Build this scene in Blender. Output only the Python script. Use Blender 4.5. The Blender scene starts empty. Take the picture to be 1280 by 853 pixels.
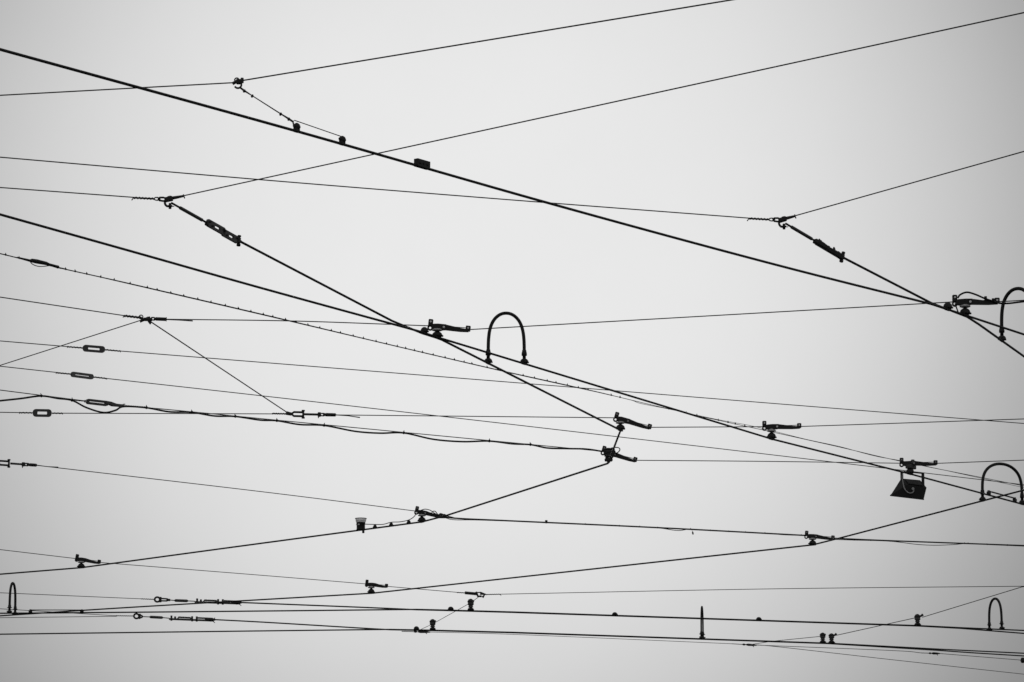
import bpy, math, random
from mathutils import Vector, Matrix
random.seed(4)
S = bpy.context.scene
C = S.collection
V = Vector
UP = V((0, 0, 1))

# ------------------------------------------------------------------ camera
PITCH = math.atan(867 / 4800)     # long lens, tilted up about ten degrees
FPX = 4800.0                      # focal length in photo pixels (135 mm on 36 mm)
EYE = V((0, 0, 1.6))
FW = V((0, math.cos(PITCH), math.sin(PITCH)))
CU = V((0, -math.sin(PITCH), math.cos(PITCH)))
cam = bpy.data.cameras.new("camera"); co = bpy.data.objects.new("camera", cam); C.objects.link(co)
cam.lens = 135; cam.sensor_width = 36; cam.clip_end = 5000; cam.clip_start = 0.05
co.location = EYE; co.rotation_euler = (math.pi / 2 + PITCH, 0, 0)
S.camera = co

H = 5.6                            # height of the contact wires over the street
def ray(x, y):
    return FW + V((1, 0, 0)) * ((x - 640) / FPX) + CU * ((426.5 - y) / FPX)
def at(x, y, z=H):                 # where the line of sight meets the level z
    r = ray(x, y); return EYE + r * ((z - EYE.z) / r.z)
def on_plane(x, y, a, b):          # ... or the upright plane through two supports
    n = (b - a).cross(UP); r = ray(x, y)
    return EYE + r * ((a - EYE).dot(n) / r.dot(n))
def at_y(x, y, Y):
    r = ray(x, y); return EYE + r * (Y / r.y)
def px(p):
    d = p - EYE; k = d.dot(FW)
    return 640 + FPX * d.x / k, 426.5 - FPX * d.dot(CU) / k
def mpp(p):                        # metres per photo pixel at p
    return (p - EYE).dot(FW) / FPX

# ------------------------------------------------------------------ materials
def mat(name, v, rough=.55, metal=0.0, spec=.3, var=.35, scale=60, trans=0.0, bump=.0):
    m = bpy.data.materials.new(name); m.use_nodes = True
    nt = m.node_tree; b = nt.nodes['Principled BSDF']
    tc = nt.nodes.new('ShaderNodeTexCoord')
    n = nt.nodes.new('ShaderNodeTexNoise'); n.inputs['Scale'].default_value = scale; n.inputs['Detail'].default_value = 5
    nt.links.new(tc.outputs['Object'], n.inputs['Vector'])
    r = nt.nodes.new('ShaderNodeValToRGB')
    lo = v * (1 - var); hi = min(1, v * (1 + var))
    r.color_ramp.elements[0].color = (lo, lo, lo, 1); r.color_ramp.elements[1].color = (hi, hi, hi, 1)
    r.color_ramp.elements[0].position = .3; r.color_ramp.elements[1].position = .7
    nt.links.new(n.outputs['Fac'], r.inputs['Fac']); nt.links.new(r.outputs['Color'], b.inputs['Base Color'])
    rr = nt.nodes.new('ShaderNodeMapRange'); rr.inputs['To Min'].default_value = max(.1, rough - .12); rr.inputs['To Max'].default_value = min(1, rough + .15)
    nt.links.new(n.outputs['Fac'], rr.inputs['Value']); nt.links.new(rr.outputs['Result'], b.inputs['Roughness'])
    b.inputs['Metallic'].default_value = metal
    b.inputs['Specular IOR Level'].default_value = spec
    if bump:
        bp = nt.nodes.new('ShaderNodeBump'); bp.inputs['Strength'].default_value = bump; bp.inputs['Distance'].default_value = .002
        nt.links.new(n.outputs['Fac'], bp.inputs['Height']); nt.links.new(bp.outputs['Normal'], b.inputs['Normal'])
    if trans: b.inputs['Transmission Weight'].default_value = trans
    return m
M = dict(
    wire=mat('tarnished_contact_wire', .012, .5, 0, .25),
    span=mat('weathered_steel_strand', .03, .6, 0, .25),
    rubber=mat('black_rubber_sheath', .010, .5, 0, .25),
    iron=mat('grimy_cast_iron', .016, .6, 0, .3, scale=90, bump=.4),
    clamp=mat('dark_bronze_clamp', .014, .55, 0, .3, scale=90, bump=.4),
    resin=mat('dull_resin_insulator', .05, .5, 0, .4, scale=120),
    pale_resin=mat('greyed_porcelain', .42, .4, 0, .5, scale=120),
    zinc=mat('galvanised_bolt', .8, .45, .0, .5, scale=150),
    grey_resin=mat('sooty_resin_insulator', .09, .5, 0, .4, scale=120),
    worn=mat('weathered_bolt', .3, .5, 0, .4, scale=150),
    tube=mat('insulating_sleeve', .045, .45, 0, .4),
    lantern=mat('black_enamel_sheet', .008, .5, 0, .25),
    top=mat('lighter_black_enamel', .03, .6, 0, .25),  # lantern top plate, a lighter tone than the housing
    pale=mat('milky_plastic', .85, .5, 0, .5, var=.06, trans=.6),
    cord=mat('grey_cord', .36, .5),
    asphalt=mat('asphalt', .05, .9, 0, .3, scale=8),
)

# thin milky plastic lets the sky behind shine through
m_ = M['pale']; nt_p = m_.node_tree; b_ = nt_p.nodes['Principled BSDF']; b_.inputs['Transmission Weight'].default_value = 0
tl_ = nt_p.nodes.new('ShaderNodeBsdfTranslucent'); tl_.inputs['Color'].default_value = (.93, .93, .93, 1)
mx_ = nt_p.nodes.new('ShaderNodeMixShader'); mx_.inputs['Fac'].default_value = .9
o_ = nt_p.nodes['Material Output']; nt_p.links.new(b_.outputs[0], mx_.inputs[1]); nt_p.links.new(tl_.outputs[0], mx_.inputs[2]); nt_p.links.new(mx_.outputs[0], o_.inputs['Surface'])

# ------------------------------------------------------------------ mesh builder
class MB:
    def __init__(s): s.v = []; s.f = []; s.sm = []
    def add(s, vs, fs, smooth=False):
        o = len(s.v); s.v += [V(p) for p in vs]
        for f in fs: s.f.append([i + o for i in f]); s.sm.append(smooth)
    def tube(s, pts, r, n=8, caps=True):
        pts = [V(p) for p in pts]
        k = len(pts); rs = r if isinstance(r, (list, tuple)) else [r] * k
        ts = []
        for i in range(k):
            a = pts[max(i - 1, 0)]; b = pts[min(i + 1, k - 1)]
            t = (b - a); ts.append(t.normalized() if t.length > 1e-9 else V((1, 0, 0)))
        ref = UP if abs(ts[0].z) < .9 else V((1, 0, 0))
        nrm = ts[0].cross(ref).normalized(); vs = []
        for i in range(k):
            nrm = (nrm - ts[i] * nrm.dot(ts[i])).normalized(); bn = ts[i].cross(nrm)
            for j in range(n):
                a = 2 * math.pi * j / n
                vs.append(pts[i] + (nrm * math.cos(a) + bn * math.sin(a)) * rs[i])
        fs = []
        for i in range(k - 1):
            for j in range(n):
                fs.append([i * n + j, i * n + (j + 1) % n, (i + 1) * n + (j + 1) % n, (i + 1) * n + j])
        s.add(vs, fs, True)
        if caps:
            o = len(s.v) - k * n
            s.f.append([o + j for j in reversed(range(n))]); s.sm.append(False)
            s.f.append([o + (k - 1) * n + j for j in range(n)]); s.sm.append(False)
        return s
    def box(s, c, ax, hs, ch=.18):
        """chamfered box: centre, three axes, half sizes"""
        u, v, w = ax; a, b, d = hs; e = ch * min(a, b, d); vs = []; idx = {}
        for sx in (-1, 1):
            for sy in (-1, 1):
                for sz in (-1, 1):
                    for q in range(3):
                        x = a - (0 if q == 0 else e); y = b - (0 if q == 1 else e); z = d - (0 if q == 2 else e)
                        idx[(sx, sy, sz, q)] = len(vs)
                        vs.append(c + u * sx * x + v * sy * y + w * sz * z)
        fs = []
        for q in range(3):
            for sg in (-1, 1):
                o = [k for k in range(3) if k != q]; loop = []
                for p1, p2 in ((-1, -1), (1, -1), (1, 1), (-1, 1)):
                    key = [0, 0, 0]; key[q] = sg; key[o[0]] = p1; key[o[1]] = p2
                    loop.append(idx[(*key, q)])
                fs.append(loop)
        for q in range(3):
            o = [k for k in range(3) if k != q]
            for p1 in (-1, 1):
                for p2 in (-1, 1):
                    k0 = [0, 0, 0]; k0[q] = -1; k0[o[0]] = p1; k0[o[1]] = p2
                    k1 = list(k0); k1[q] = 1
                    fs.append([idx[(*k0, o[0])], idx[(*k1, o[0])], idx[(*k1, o[1])], idx[(*k0, o[1])]])
        for sx in (-1, 1):
            for sy in (-1, 1):
                for sz in (-1, 1): fs.append([idx[(sx, sy, sz, q)] for q in range(3)])
        s.add(vs, fs); return s
    def lathe(s, c, axis, prof, n=16, squash=None):
        axis = axis.normalized()
        ref = V((1, 0, 0)) if abs(axis.x) < .9 else V((0, 1, 0))
        a = (ref - axis * ref.dot(axis)).normalized(); b = axis.cross(a); vs = []; fs = []
        for (r, h) in prof:
            for j in range(n):
                t = 2 * math.pi * j / n
                vs.append(c + axis * h + (a * math.cos(t) + b * math.sin(t)) * max(r, 1e-5))
        for i in range(len(prof) - 1):
            for j in range(n):
                fs.append([i * n + j, i * n + (j + 1) % n, (i + 1) * n + (j + 1) % n, (i + 1) * n + j])
        s.add(vs, fs, True)
        o = len(s.v) - len(vs)
        s.f.append([o + j for j in reversed(range(n))]); s.sm.append(False)
        s.f.append([o + (len(prof) - 1) * n + j for j in range(n)]); s.sm.append(False)
        return s
    def ring(s, outer, inner, nrm, th):
        """solid plate between two matching closed loops"""
        n = len(outer); h = nrm * th / 2
        vs = [p + h for p in outer] + [p + h for p in inner] + [p - h for p in outer] + [p - h for p in inner]; fs = []
        for j in range(n):
            k = (j + 1) % n
            fs += [[j, k, n + k, n + j], [2 * n + j, 3 * n + j, 3 * n + k, 2 * n + k], [j, 2 * n + j, 2 * n + k, k], [n + j, n + k, 3 * n + k, 3 * n + j]]
        s.add(vs, fs); return s
    def plate(s, loop, nrm, th):
        n = len(loop); h = nrm * th / 2
        vs = [p + h for p in loop] + [p - h for p in loop]
        fs = [list(range(n)), [n + j for j in reversed(range(n))]] + [[j, n + j, n + (j + 1) % n, (j + 1) % n] for j in range(n)]
        s.add(vs, fs); return s
    def build(s, name, m, parent=None, loc=None):
        loc = V((0, 0, 0)) if loc is None else V(loc)
        if parent is not None: loc = parent['_o'] if False else ORG[parent.name]
        me = bpy.data.meshes.new(name); me.from_pydata([tuple(p - loc) for p in s.v], [], s.f)
        me.polygons.foreach_set('use_smooth', s.sm); me.materials.append(m); me.update()
        import bmesh
        bm = bmesh.new(); bm.from_mesh(me); bmesh.ops.recalc_face_normals(bm, faces=bm.faces); bm.to_mesh(me); bm.free()
        o = bpy.data.objects.new(name, me); C.objects.link(o)
        if parent is not None:
            o.parent = parent; ORG[o.name] = loc
        else:
            o.location = loc; ORG[o.name] = loc
        return o
ORG = {}
def tag(o, label, cat, group=None):
    o['label'] = label; o['category'] = cat
    if group: o['group'] = group
    return o
def thing(name, label, cat, loc, group=None):
    o = bpy.data.objects.new(name, None); C.objects.link(o); o.location = loc
    o.empty_display_size = .05; ORG[o.name] = V(loc)
    return tag(o, label, cat, group)
def rrect(c, u, w, hu, hw, r, k=5):
    out = []
    for (su, sw, a0) in ((1, 1, 0), (-1, 1, 90), (-1, -1, 180), (1, -1, 270)):
        for i in range(k):
            a = math.radians(a0 + 90 * i / (k - 1))
            out.append(c + u * (su * (hu - r) + r * math.cos(a)) + w * (sw * (hw - r) + r * math.sin(a)))
    return out
def catmull(P, per=10):
    out = []
    for i in range(len(P) - 1):
        p1, p2 = P[i], P[i + 1]
        p0 = P[i - 1] if i else p1 * 2 - p2
        p3 = P[i + 2] if i + 2 < len(P) else p2 * 2 - p1
        for k in range(per):
            t = k / per
            out.append(.5 * ((2 * p1) + (p2 - p0) * t + (2 * p0 - 5 * p1 + 4 * p2 - p3) * t * t + (3 * p1 - p0 - 3 * p2 + p3) * t ** 3))
    out.append(P[-1]); return out

# ------------------------------------------------------------------ wires
CW = .0069; SW = .0021
W = {}; WO = {}
def path(pts, z=H, ext0=0, ext1=0):
    """anchors: (x,y) at level z, (x,y,level) or a Vector; sagging points: (x,y,'s') lie in the upright plane between their anchors"""
    A = []
    for p in pts:
        if isinstance(p, Vector): A.append(('a', p))
        elif len(p) == 3 and p[2] == 's': A.append(('s', p))
        elif len(p) == 3: A.append(('a', at(p[0], p[1], p[2])))
        else: A.append(('a', at(p[0], p[1], z)))
    ids = [i for i, a in enumerate(A) if a[0] == 'a']; out = []
    for i, j in zip(ids, ids[1:]):
        a, b = A[i][1], A[j][1]
        mid = [on_plane(q[1][0], q[1][1], a, b) for q in A[i + 1:j]]
        seg = catmull([a] + mid + [b], 14) if mid else [a.lerp(b, k / 12) for k in range(13)]
        out += seg if not out else seg[1:]
    ext0 *= 2; ext1 *= 2
    if ext0:
        d = out[0] - out[1]; d.z = 0; out = [out[0] + d.normalized() * ext0] + out
    if ext1:
        d = out[-1] - out[-2]; d.z = 0; out.append(out[-1] + d.normalized() * ext1)
    return out
def wire(key, name, label, pts, r=SW, z=H + .07, ext0=0, ext1=0, m='span', cat='wire', group=None, n=8):
    P = path(pts, z, ext0, ext1); W[key] = P
    if r < .006: r *= 1.5
    mb = MB().tube(P, r, n)
    o = mb.build(name, M[m], None, P[len(P) // 2]); tag(o, label, cat, group); WO[key] = o; return o
def on(key, x):
    """point and direction of a wire where it passes photo column x"""
    P = W[key]
    for a, b in zip(P, P[1:]):
        if (a - EYE).dot(FW) < .5 or (b - EYE).dot(FW) < .5: continue
        xa, xb = px(a)[0], px(b)[0]
        if (xa - x) * (xb - x) <= 0 and abs(xa - xb) > 1e-6:
            lo, hi = 0.0, 1.0
            for _ in range(30):
                mi = (lo + hi) / 2
                if (px(a.lerp(b, mi))[0] - x) * (xa - x) > 0: lo = mi
                else: hi = mi
            d = (b - a).normalized()
            if d.x < 0: d = -d
            return a.lerp(b, lo), d
    raise ValueError((key, x))

GC = 'contact wires of the tram junction'
GS = 'span wires holding the tram wires'
Z3 = H + .3
wire('A', 'contact_wire', 'thick black wire running diagonally from upper left to the right edge, nearest of all', [(0, 62), (371, 164.3, 's'), (690, 255.3, 's'), (960, 328.6, 's'), (1164, 380.3), (1209, 395), (1280, 418.3)], CW, H, 8, 8, 'wire', 'contact wire', GC)
wire('B', 'contact_wire', 'thick black wire entering at left edge below the yoke, passing under the centre loop', [(0, 268.3), (165, 314.6, 's'), (330, 361.2, 's'), (527, 415.2), (546, 421.6), (965.5, 549.2), (1137.5, 592.6), (1280, 631)], CW, H, 8, 8, 'wire', 'contact wire', GC)
wire('C', 'contact_wire', 'thick black wire from left slotted insulator bending back at the lower central hanger', [(301.6, 302.8, H + .2), (490, 401.3, H + .03), (527, 416.6, H + .012), (546, 422.6, H + .012), (552, 424.8), (775.7, 538), (760, 579.4), (558, 644.6), (527.3, 652.6), (310, 681.6, 's'), (101.8, 709.8), (0, 718)], CW, H, 0, 8, 'wire', 'contact wire', GC)
wire('E', 'contact_wire', 'short thick wire from the right slotted insulator dropping to the right edge', [(1055.5, 323, H + .15), (1164, 379, H + .013), (1209, 396.3, H + .013), (1223, 405.3, H + .006), (1280, 445.8)], CW, H, 0, 8, 'wire', 'contact wire', GC)
wire('F', 'contact_wire', 'thick wire rising to the right under the lower right hanger and beneath the right loop', [(0, 770), (165, 759.3, 's'), (464.7, 741.8), (1016, 681.3), (1045, 674), (1280, 612.8)], CW, H, 8, 8, 'wire', 'contact wire', GC)
wire('G', 'contact_wire', 'upper of the two nearly level twin wires low in the view', [(0, 766.8), (103, 766.1, 's'), (330, 764, 's'), (521, 762), (563, 763), (640, 765.2), (1147, 782.2), (1200, 784.8), (1280, 788.3)], CW, H, 8, 8, 'wire', 'contact wire', GC)
wire('G2', 'contact_wire', 'wire leaving the upper ringed tensioner and joining the upper level twin wire', [(302, 753.4, H + .12), (465, 759.9, 's'), (521, 762.4), (563, 763.5), (640, 765.7), (1147, 782.7), (1200, 785.6), (1280, 792)], CW, H, 0, 8, 'wire', 'contact wire', GC)
wire('I', 'contact_wire', 'lowest of the nearly level thick wires, reaching both edges', [(0, 793), (250, 789.8, 's'), (488, 787), (541, 788), (640, 790.6), (1035, 804.2), (1174.5, 811.7), (1280, 816.8)], CW, H, 8, 8, 'wire', 'contact wire', GC)
wire('I2', 'contact_wire', 'wire leaving the lower ringed tensioner and joining the lowest level wire', [(269, 774.8, H + .12), (330, 778, 's'), (444, 784.9, 's'), (488, 787.4), (541, 788.5), (640, 791.1), (1035, 804.7), (1174.5, 813.3), (1212, 816), (1280, 820.2)], CW, H, 0, 8, 'wire', 'contact wire', GC)

ci = max(i for i, p in enumerate(W['C']) if px(p)[0] > 770 and abs(px(p)[1] - 538) < 1.5)
W['D'] = W['C'][ci:]              # the stretch after the sharp bend
# ------------------------------------------------------------------ small fitting pieces
AX = (V((1, 0, 0)), V((0, 1, 0)), UP)
def frame(d):
    u = V((d.x, d.y, 0)).normalized(); return u, UP.cross(u), UP
def bolt(mb, c, ax, r, l, n=6):
    mb.lathe(c - ax * l / 2, ax, [(r, 0), (r, l)], n)
def dome(mb, p, d, s=1.0, hgt=.036, wid=.030):
    """bronze ear that grips a contact wire: jaw, dome, two side screws"""
    u, v, w = frame(d)
    mb.box(p + w * .003, (u, v, w), (wid * s, .011 * s, .009), .3)
    k = wid * s
    mb.lathe(p + w * .006, w, [(k * .95, 0), (k * 1.0, hgt * s * .3), (k * .9, hgt * s * .6), (k * .68, hgt * s * .82), (k * .35, hgt * s)], 14)
    for sg in (-1, 1):
        bolt(mb, p + u * sg * k * .75 + w * hgt * .33 * s, v, .006 * s, k * 1.7)

HG = 'insulated hangers on the contact wires'
def hanger(wkey, ox, L, R, label, disc='pale_resin', big=1.0, hole=True, dots='zinc'):
    """clamp on the contact wire, insulator disc, tapered two-piece arm that carries the span wire at both ends"""
    O, d = on(wkey, ox)
    k = (ox - L[0]) / (R[0] - L[0]); ty = L[1] + (R[1] - L[1]) * k
    lo, hi = 0.02, .25
    for _ in range(40):
        mi = (lo + hi) / 2
        if px(O + UP * mi)[1] > ty: lo = mi
        else: hi = mi
    ha = lo
    q = O + UP * ha; aim = q + V((1, 0, 0))
    LP, RP = on_plane(L[0], L[1], q, aim), on_plane(R[0], R[1], q, aim)
    u = (RP - LP); ln = u.length; u.normalize(); v = UP.cross(u).normalized(); w = u.cross(v)
    t = thing('insulated_hanger', label, 'hanger', O, HG)
    mb = MB(); dome(mb, O, d, big, hgt=ha * .44); mb.lathe(O + UP * ha * .36, UP, [(.011, 0), (.009, ha * .3)], 10)
    mb.build('clamp', M['clamp'], t)
    mb = MB(); r = .031 * big
    mb.lathe(O + UP * (ha * .58), UP, [(r * .7, 0), (r, .003), (r, .009), (r * .7, .013), (r * .5, ha * .42 - .016)], 20)
    mb.build('insulator_disc', M[disc], t)
    xo = (q - LP).dot(u)
    # body and tapered arm
    def prof(stations):
        top = [LP + u * x + w * a for x, a, b in stations]; bot = [LP + u * x + w * b for x, a, b in reversed(stations)]
        return top + bot
    piv = max(xo + .028, ln * .36)
    mb = MB().plate(prof([(0.006, .008, -.016), (.02, .013, -.019), (xo + .005, .016, -.022), (piv + .012, .016, -.015)]), v, .030 * big)
    mb.build('body', M['iron'], t)
    mb = MB().plate(prof([(piv - .012, .016, -.015), (piv + .014, .015, -.016), (ln * .8, .004, -.017), (ln + .004, .001, -.014)]), v, .022)
    bolt(mb, LP + u * ln + w * .004, v, .004, .03)
    mb.build('arm', M['iron'], t)
    mb = MB()
    cen = LP - w * .012; circ = lambda c, rr: [c + u * rr * math.cos(a * math.pi / 8) + w * rr * math.sin(a * math.pi / 8) for a in range(16)]
    if hole: mb.ring(circ(cen, .0170), circ(cen, .0072), v, .010)
    else: mb.plate(circ(cen, .0160), v, .012)
    mb.box(LP + w * .019, (u, v, w), (.0140, .012, .0205), .35)
    mb.build('end_post', M['iron'], t)
    mb = MB().box(RP + w * .006, (u, v, w), (.0145, .012, .0165), .3)
    mb.build('end_lug', M['iron'], t)
    MB().tube([LP + w * .004, RP + w * .010], .0024, 6).build('carried_wire', M['span'], t)
    for c, rr, th in ((LP + w * .024, .0056, .032), (RP + w * .008, .0056, .032), (LP + u * piv - w * .002, .0066, .042)):
        mb = MB(); bolt(mb, c, v, rr, th, 8); mb.build('bolt', M[dots], t)
    return t, LP, RP

h = {}
h[1] = hanger('B', 546.5, (538, 407.6), (585, 412.3), 'hanger left of the first big loop, level arm')
h[2] = hanger('A', 1206.5, (1193.5, 377.5), (1246.3, 377.5), 'hanger at the right edge with a black cable looping over its arm')
h[3] = hanger('C', 775.5, (770, 522.5), (811.7, 534.4), 'hanger with arm sloping down right, just above the coil wound hanger', dots='worn')
h[4] = hanger('D', 760.8, (754.2, 564.5), (793.7, 575.6), 'hanger wound with cable coil and carrying the wire where it bends back', dots='worn')
h[5] = hanger('B', 964.5, (955.5, 533.6), (999, 533.4), 'hanger between bent wire corner and black lantern, arm tapering right')
h[6] = hanger('B', 1137.5, (1127, 579.3), (1169.4, 579.5), 'hanger directly above the black lantern', disc='resin', dots='worn')
h[7] = hanger('D', 527.3, (520.7, 639.2), (551, 645.4), 'hanger wrapped in thin cables beside the pale topped contactor', hole=True, dots='worn')
h[8] = hanger('F', 1015.8, (1008, 669.6), (1041, 673), 'lower right hanger with tied cable running off both arm ends', dots='worn')
h[9] = hanger('D', 101.5, (96, 698.6), (123.8, 703.2), 'small hanger at the lower left, above the narrow loop', hole=False, dots='iron')
h[10] = hanger('F', 464, (458.4, 730.2), (483, 733.1), 'small hanger near the bottom centre left of the double dropper', hole=False, dots='iron')

# ------------------------------------------------------------------ span wires
e = 7
wire('S1a', 'span_wire', 'topmost thin wire left of its small ring clamp', [(0, 119.4), (292, 103.6)], z=Z3, ext0=e, group=GS)
wire('S1b', 'span_wire', 'topmost thin wire rising from ring clamp to the top edge', [(303, 100.9), (915, 0)], .0023, Z3, 0, e, group=GS)
wire('S2a', 'span_wire', 'thin wire from left edge ending at the left twisted yoke', [(0, 234.6), (168, 247)], z=Z3, ext0=e, group=GS)
wire('S2b', 'span_wire', 'long thin wire rising from left yoke to the upper right corner', [(229, 245), (1280, 16)], .0022, Z3, 0, e, group=GS)
wire('S3a', 'span_wire', 'thin wire crossing behind the nearest thick wire and ending at right yoke', [(0, 196.7), (330, 225.2, 's'), (640, 250.2, 's'), (940, 273.2)], z=Z3, ext0=e, group=GS)
wire('S3b', 'span_wire', 'thin wire rising from the right yoke to the right edge', [(993, 270.2), (1280, 189.5)], .0022, Z3, 0, e, group=GS)
Z = H + .07
J1a, J1b, J1c = at(176, 397.6, Z), at(190, 399, Z), at(207.5, 399.3, Z)
wire('S4a', 'span_wire', 'thin wire from left edge to the three way joint', [(0, 371.6), at(155.5, 394.8, Z)], z=Z, ext0=e, group=GS)
wire('S4b', 'span_wire', 'thin wire from three way joint running down to the left edge', [at(176, 400.6, Z), (0, 457)], z=Z, ext1=e, group=GS)
wire('S4c', 'span_wire', 'thin wire dropping from three way joint to the square framed turnbuckle', [at(188.5, 402.5, Z), at(358, 515.2, Z)], .0025, Z, group=GS)
wire('S4d', 'span_wire', 'thin level wire between three way joint and the hanger left of the loop', [J1c, (370, 401.6, 's'), h[1][1]], z=Z, group=GS)
wire('S4e', 'span_wire', 'long thin wire from the hanger beside the loop to the right edge hanger', [h[1][2], h[2][1]], z=Z, group=GS)
wire('S4f', 'span_wire', 'short thin wire from right edge hanger passing behind the loop', [h[2][2], (1280, 375.6)], z=Z, ext1=e, group=GS)
wire('S5a', 'span_wire', 'thin wire from left edge to the upper slotted link insulator', [(0, 426.4), (104.5, 435.2)], z=H + .45, ext0=e, group=GS)
wire('S5b', 'span_wire', 'long thin wire from upper slotted link insulator to the right edge', [(130, 437.4), (330, 453.4, 's'), (635, 477.8, 's'), (955, 503.6, 's'), (1280, 529.6)], z=H + .45, ext1=e, group=GS)
wire('S6a', 'span_wire', 'thin wire from left edge to the thin edge-on link insulator', [(0, 458), (89, 467.8)], z=H + .4, ext0=e, group=GS)
wire('S6b', 'span_wire', 'long thin wire from the edge-on link insulator passing behind the lantern bracket', [(116, 471.4), (330, 495.3, 's'), (640, 530.8, 's'), (955, 567.6, 's'), (1280, 606.2)], z=H + .4, ext1=e, group=GS)
wire('S7a', 'span_wire', 'thin wire from left edge to the dark tapered insulator', [(0, 487.8), (108, 501.6)], z=Z, ext0=e, group=GS)
wire('S7b', 'span_wire', 'thin wire from dark tapered insulator to the coil wound hanger, a cable lashed under it', [(152, 506.8), (240, 515, 's'), (346, 525.4, 's'), (505, 540.7, 's'), (640, 553.6, 's'), h[4][1]], z=Z, group=GS)
wire('S7c', 'span_wire', 'thin level wire from coil wound hanger to the hanger above the lantern', [h[4][2], (960, 577, 's'), h[6][1]], z=Z, group=GS)
wire('S7d', 'span_wire', 'thin wire from hanger above the lantern to right edge', [h[6][2], (1280, 575.4)], z=Z, ext1=e, group=GS)
wire('S8a', 'span_wire', 'thin wire from left edge to the fat oval link insulator', [(0, 515.6), (42, 516.3)], z=Z, ext0=e, group=GS)
wire('S8b', 'span_wire', 'thin level wire between fat oval insulator and square framed turnbuckle', [(64, 516.7), (341, 517.6)], z=Z, group=GS)
wire('S8c', 'span_wire', 'thin level wire from square framed turnbuckle to the down sloping hanger', [(419, 518.9), h[3][1]], z=Z, group=GS)
wire('S8d', 'span_wire', 'thin wire between the down sloping hanger and the next hanger to its right', [h[3][2], h[5][1]], z=Z, group=GS)
wire('S8e', 'span_wire', 'thin wire rising gently from the tapering arm hanger to right edge', [h[5][2], (1280, 523.9)], z=Z, ext1=e, group=GS)
wire('S9', 'span_wire', 'thin wire from left edge turnbuckle to the cable wrapped hanger', [(45, 581.8), (330, 615.2, 's'), h[7][1]], z=Z, group=GS)
wire('S9b', 'span_wire', 'thin wire running left out of view from the cut off turnbuckle', [(-60, 573.4), (-1, 579)], z=Z, ext0=e, group=GS)
wire('T1', 'span_wire', 'wire with small ties between cable wrapped hanger and lower right hanger', [h[7][2], (572, 648.2, 's'), (640, 651.4, 's'), (822, 659.8, 's'), h[8][1]], .0042, Z, group=GS)
wire('T2', 'span_wire', 'wire with small ties from lower right hanger to the right edge', [h[8][2], (1115, 676.2, 's'), (1280, 682.2)], .004, Z, ext1=e, group=GS)
wire('S10a', 'span_wire', 'thin wire from left edge to the small lower left hanger', [(0, 687.2), h[9][1]], z=Z, ext0=e, group=GS)
wire('S10b', 'span_wire', 'thin wire between the small lower left hanger and small bottom centre hanger', [h[9][2], (330, 719.6, 's'), h[10][1]], z=Z, group=GS)
wire('S10c', 'span_wire', 'short thin wire from small bottom centre hanger to the bottom joint', [h[10][2], (573, 740.8)], z=Z, group=GS)
wire('S10d', 'span_wire', 'long faint wire from the bottom joint nearly level to the right edge', [(624, 743), (960, 736.4, 's'), (1280, 733)], z=Z, ext1=e, group=GS)
wire('S10e', 'dropper_wire', 'thin diagonal wire through two knobbed clamps below the bottom joint', [(599.5, 745.6), (588.4, 753.6), (540.7, 780.2), (524, 788)], .0019, z=Z, group=GS)
wire('S11a', 'span_wire', 'thin diagonal wire from the corner clamp near the right to the right edge', [(1153, 771.8), (1277, 734), (1283, 733)], .0026, z=Z, group=GS)
wire('S11b', 'span_wire', 'thin diagonal wire between the paired clamps and single corner clamp', [(1043, 794.9), (1143, 772.8)], .0026, z=Z, group=GS)
wire('S11c', 'span_wire', 'thin wire from the little bottom splice rising to the paired clamps', [(939, 805.8), (965, 801.8), (1031, 795.2)], .0022, z=Z, group=GS)
wire('S12', 'span_wire', 'thin wire from left edge to the upper ring tensioner', [(0, 741.2), (190.8, 749.4)], z=H + .12, ext0=e, group=GS)
wire('S13a', 'span_wire', 'upper thin wire passing behind the guide bar to the lower ring tensioner', [(0, 761.2), (146, 770)], z=H + .12, ext0=e, group=GS)
wire('S13b', 'span_wire', 'lower thin wire converging on the lower ring tensioner', [(0, 772.4), (146, 770.6)], z=H + .12, ext0=e, group=GS)
wire('M1', 'span_wire', 'hair thin wire just under the lowest thick wire, left of the splice', [(503, 789.6), (640, 793.2, 's'), (916, 805)], .0019, z=Z, group=GS)
wire('M2', 'span_wire', 'thin wire between the two little splices at the bottom right', [(938, 806.3), (1115, 813.4, 's'), (1152, 816.4)], .0022, z=Z, group=GS)
wire('M3', 'span_wire', 'thin wire diverging downward right from the little bottom splice', [(938, 806.6), (965.5, 808, 's'), (1112.5, 824.6, 's'), (1280, 843)], .0022, z=Z, ext1=e, group=GS)
wire('M4', 'span_wire', 'thin wire from bottom right splice to its knob at the right edge', [(1173, 817), (1279, 825.6)], .0022, z=Z, ext1=e, group=GS)

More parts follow.
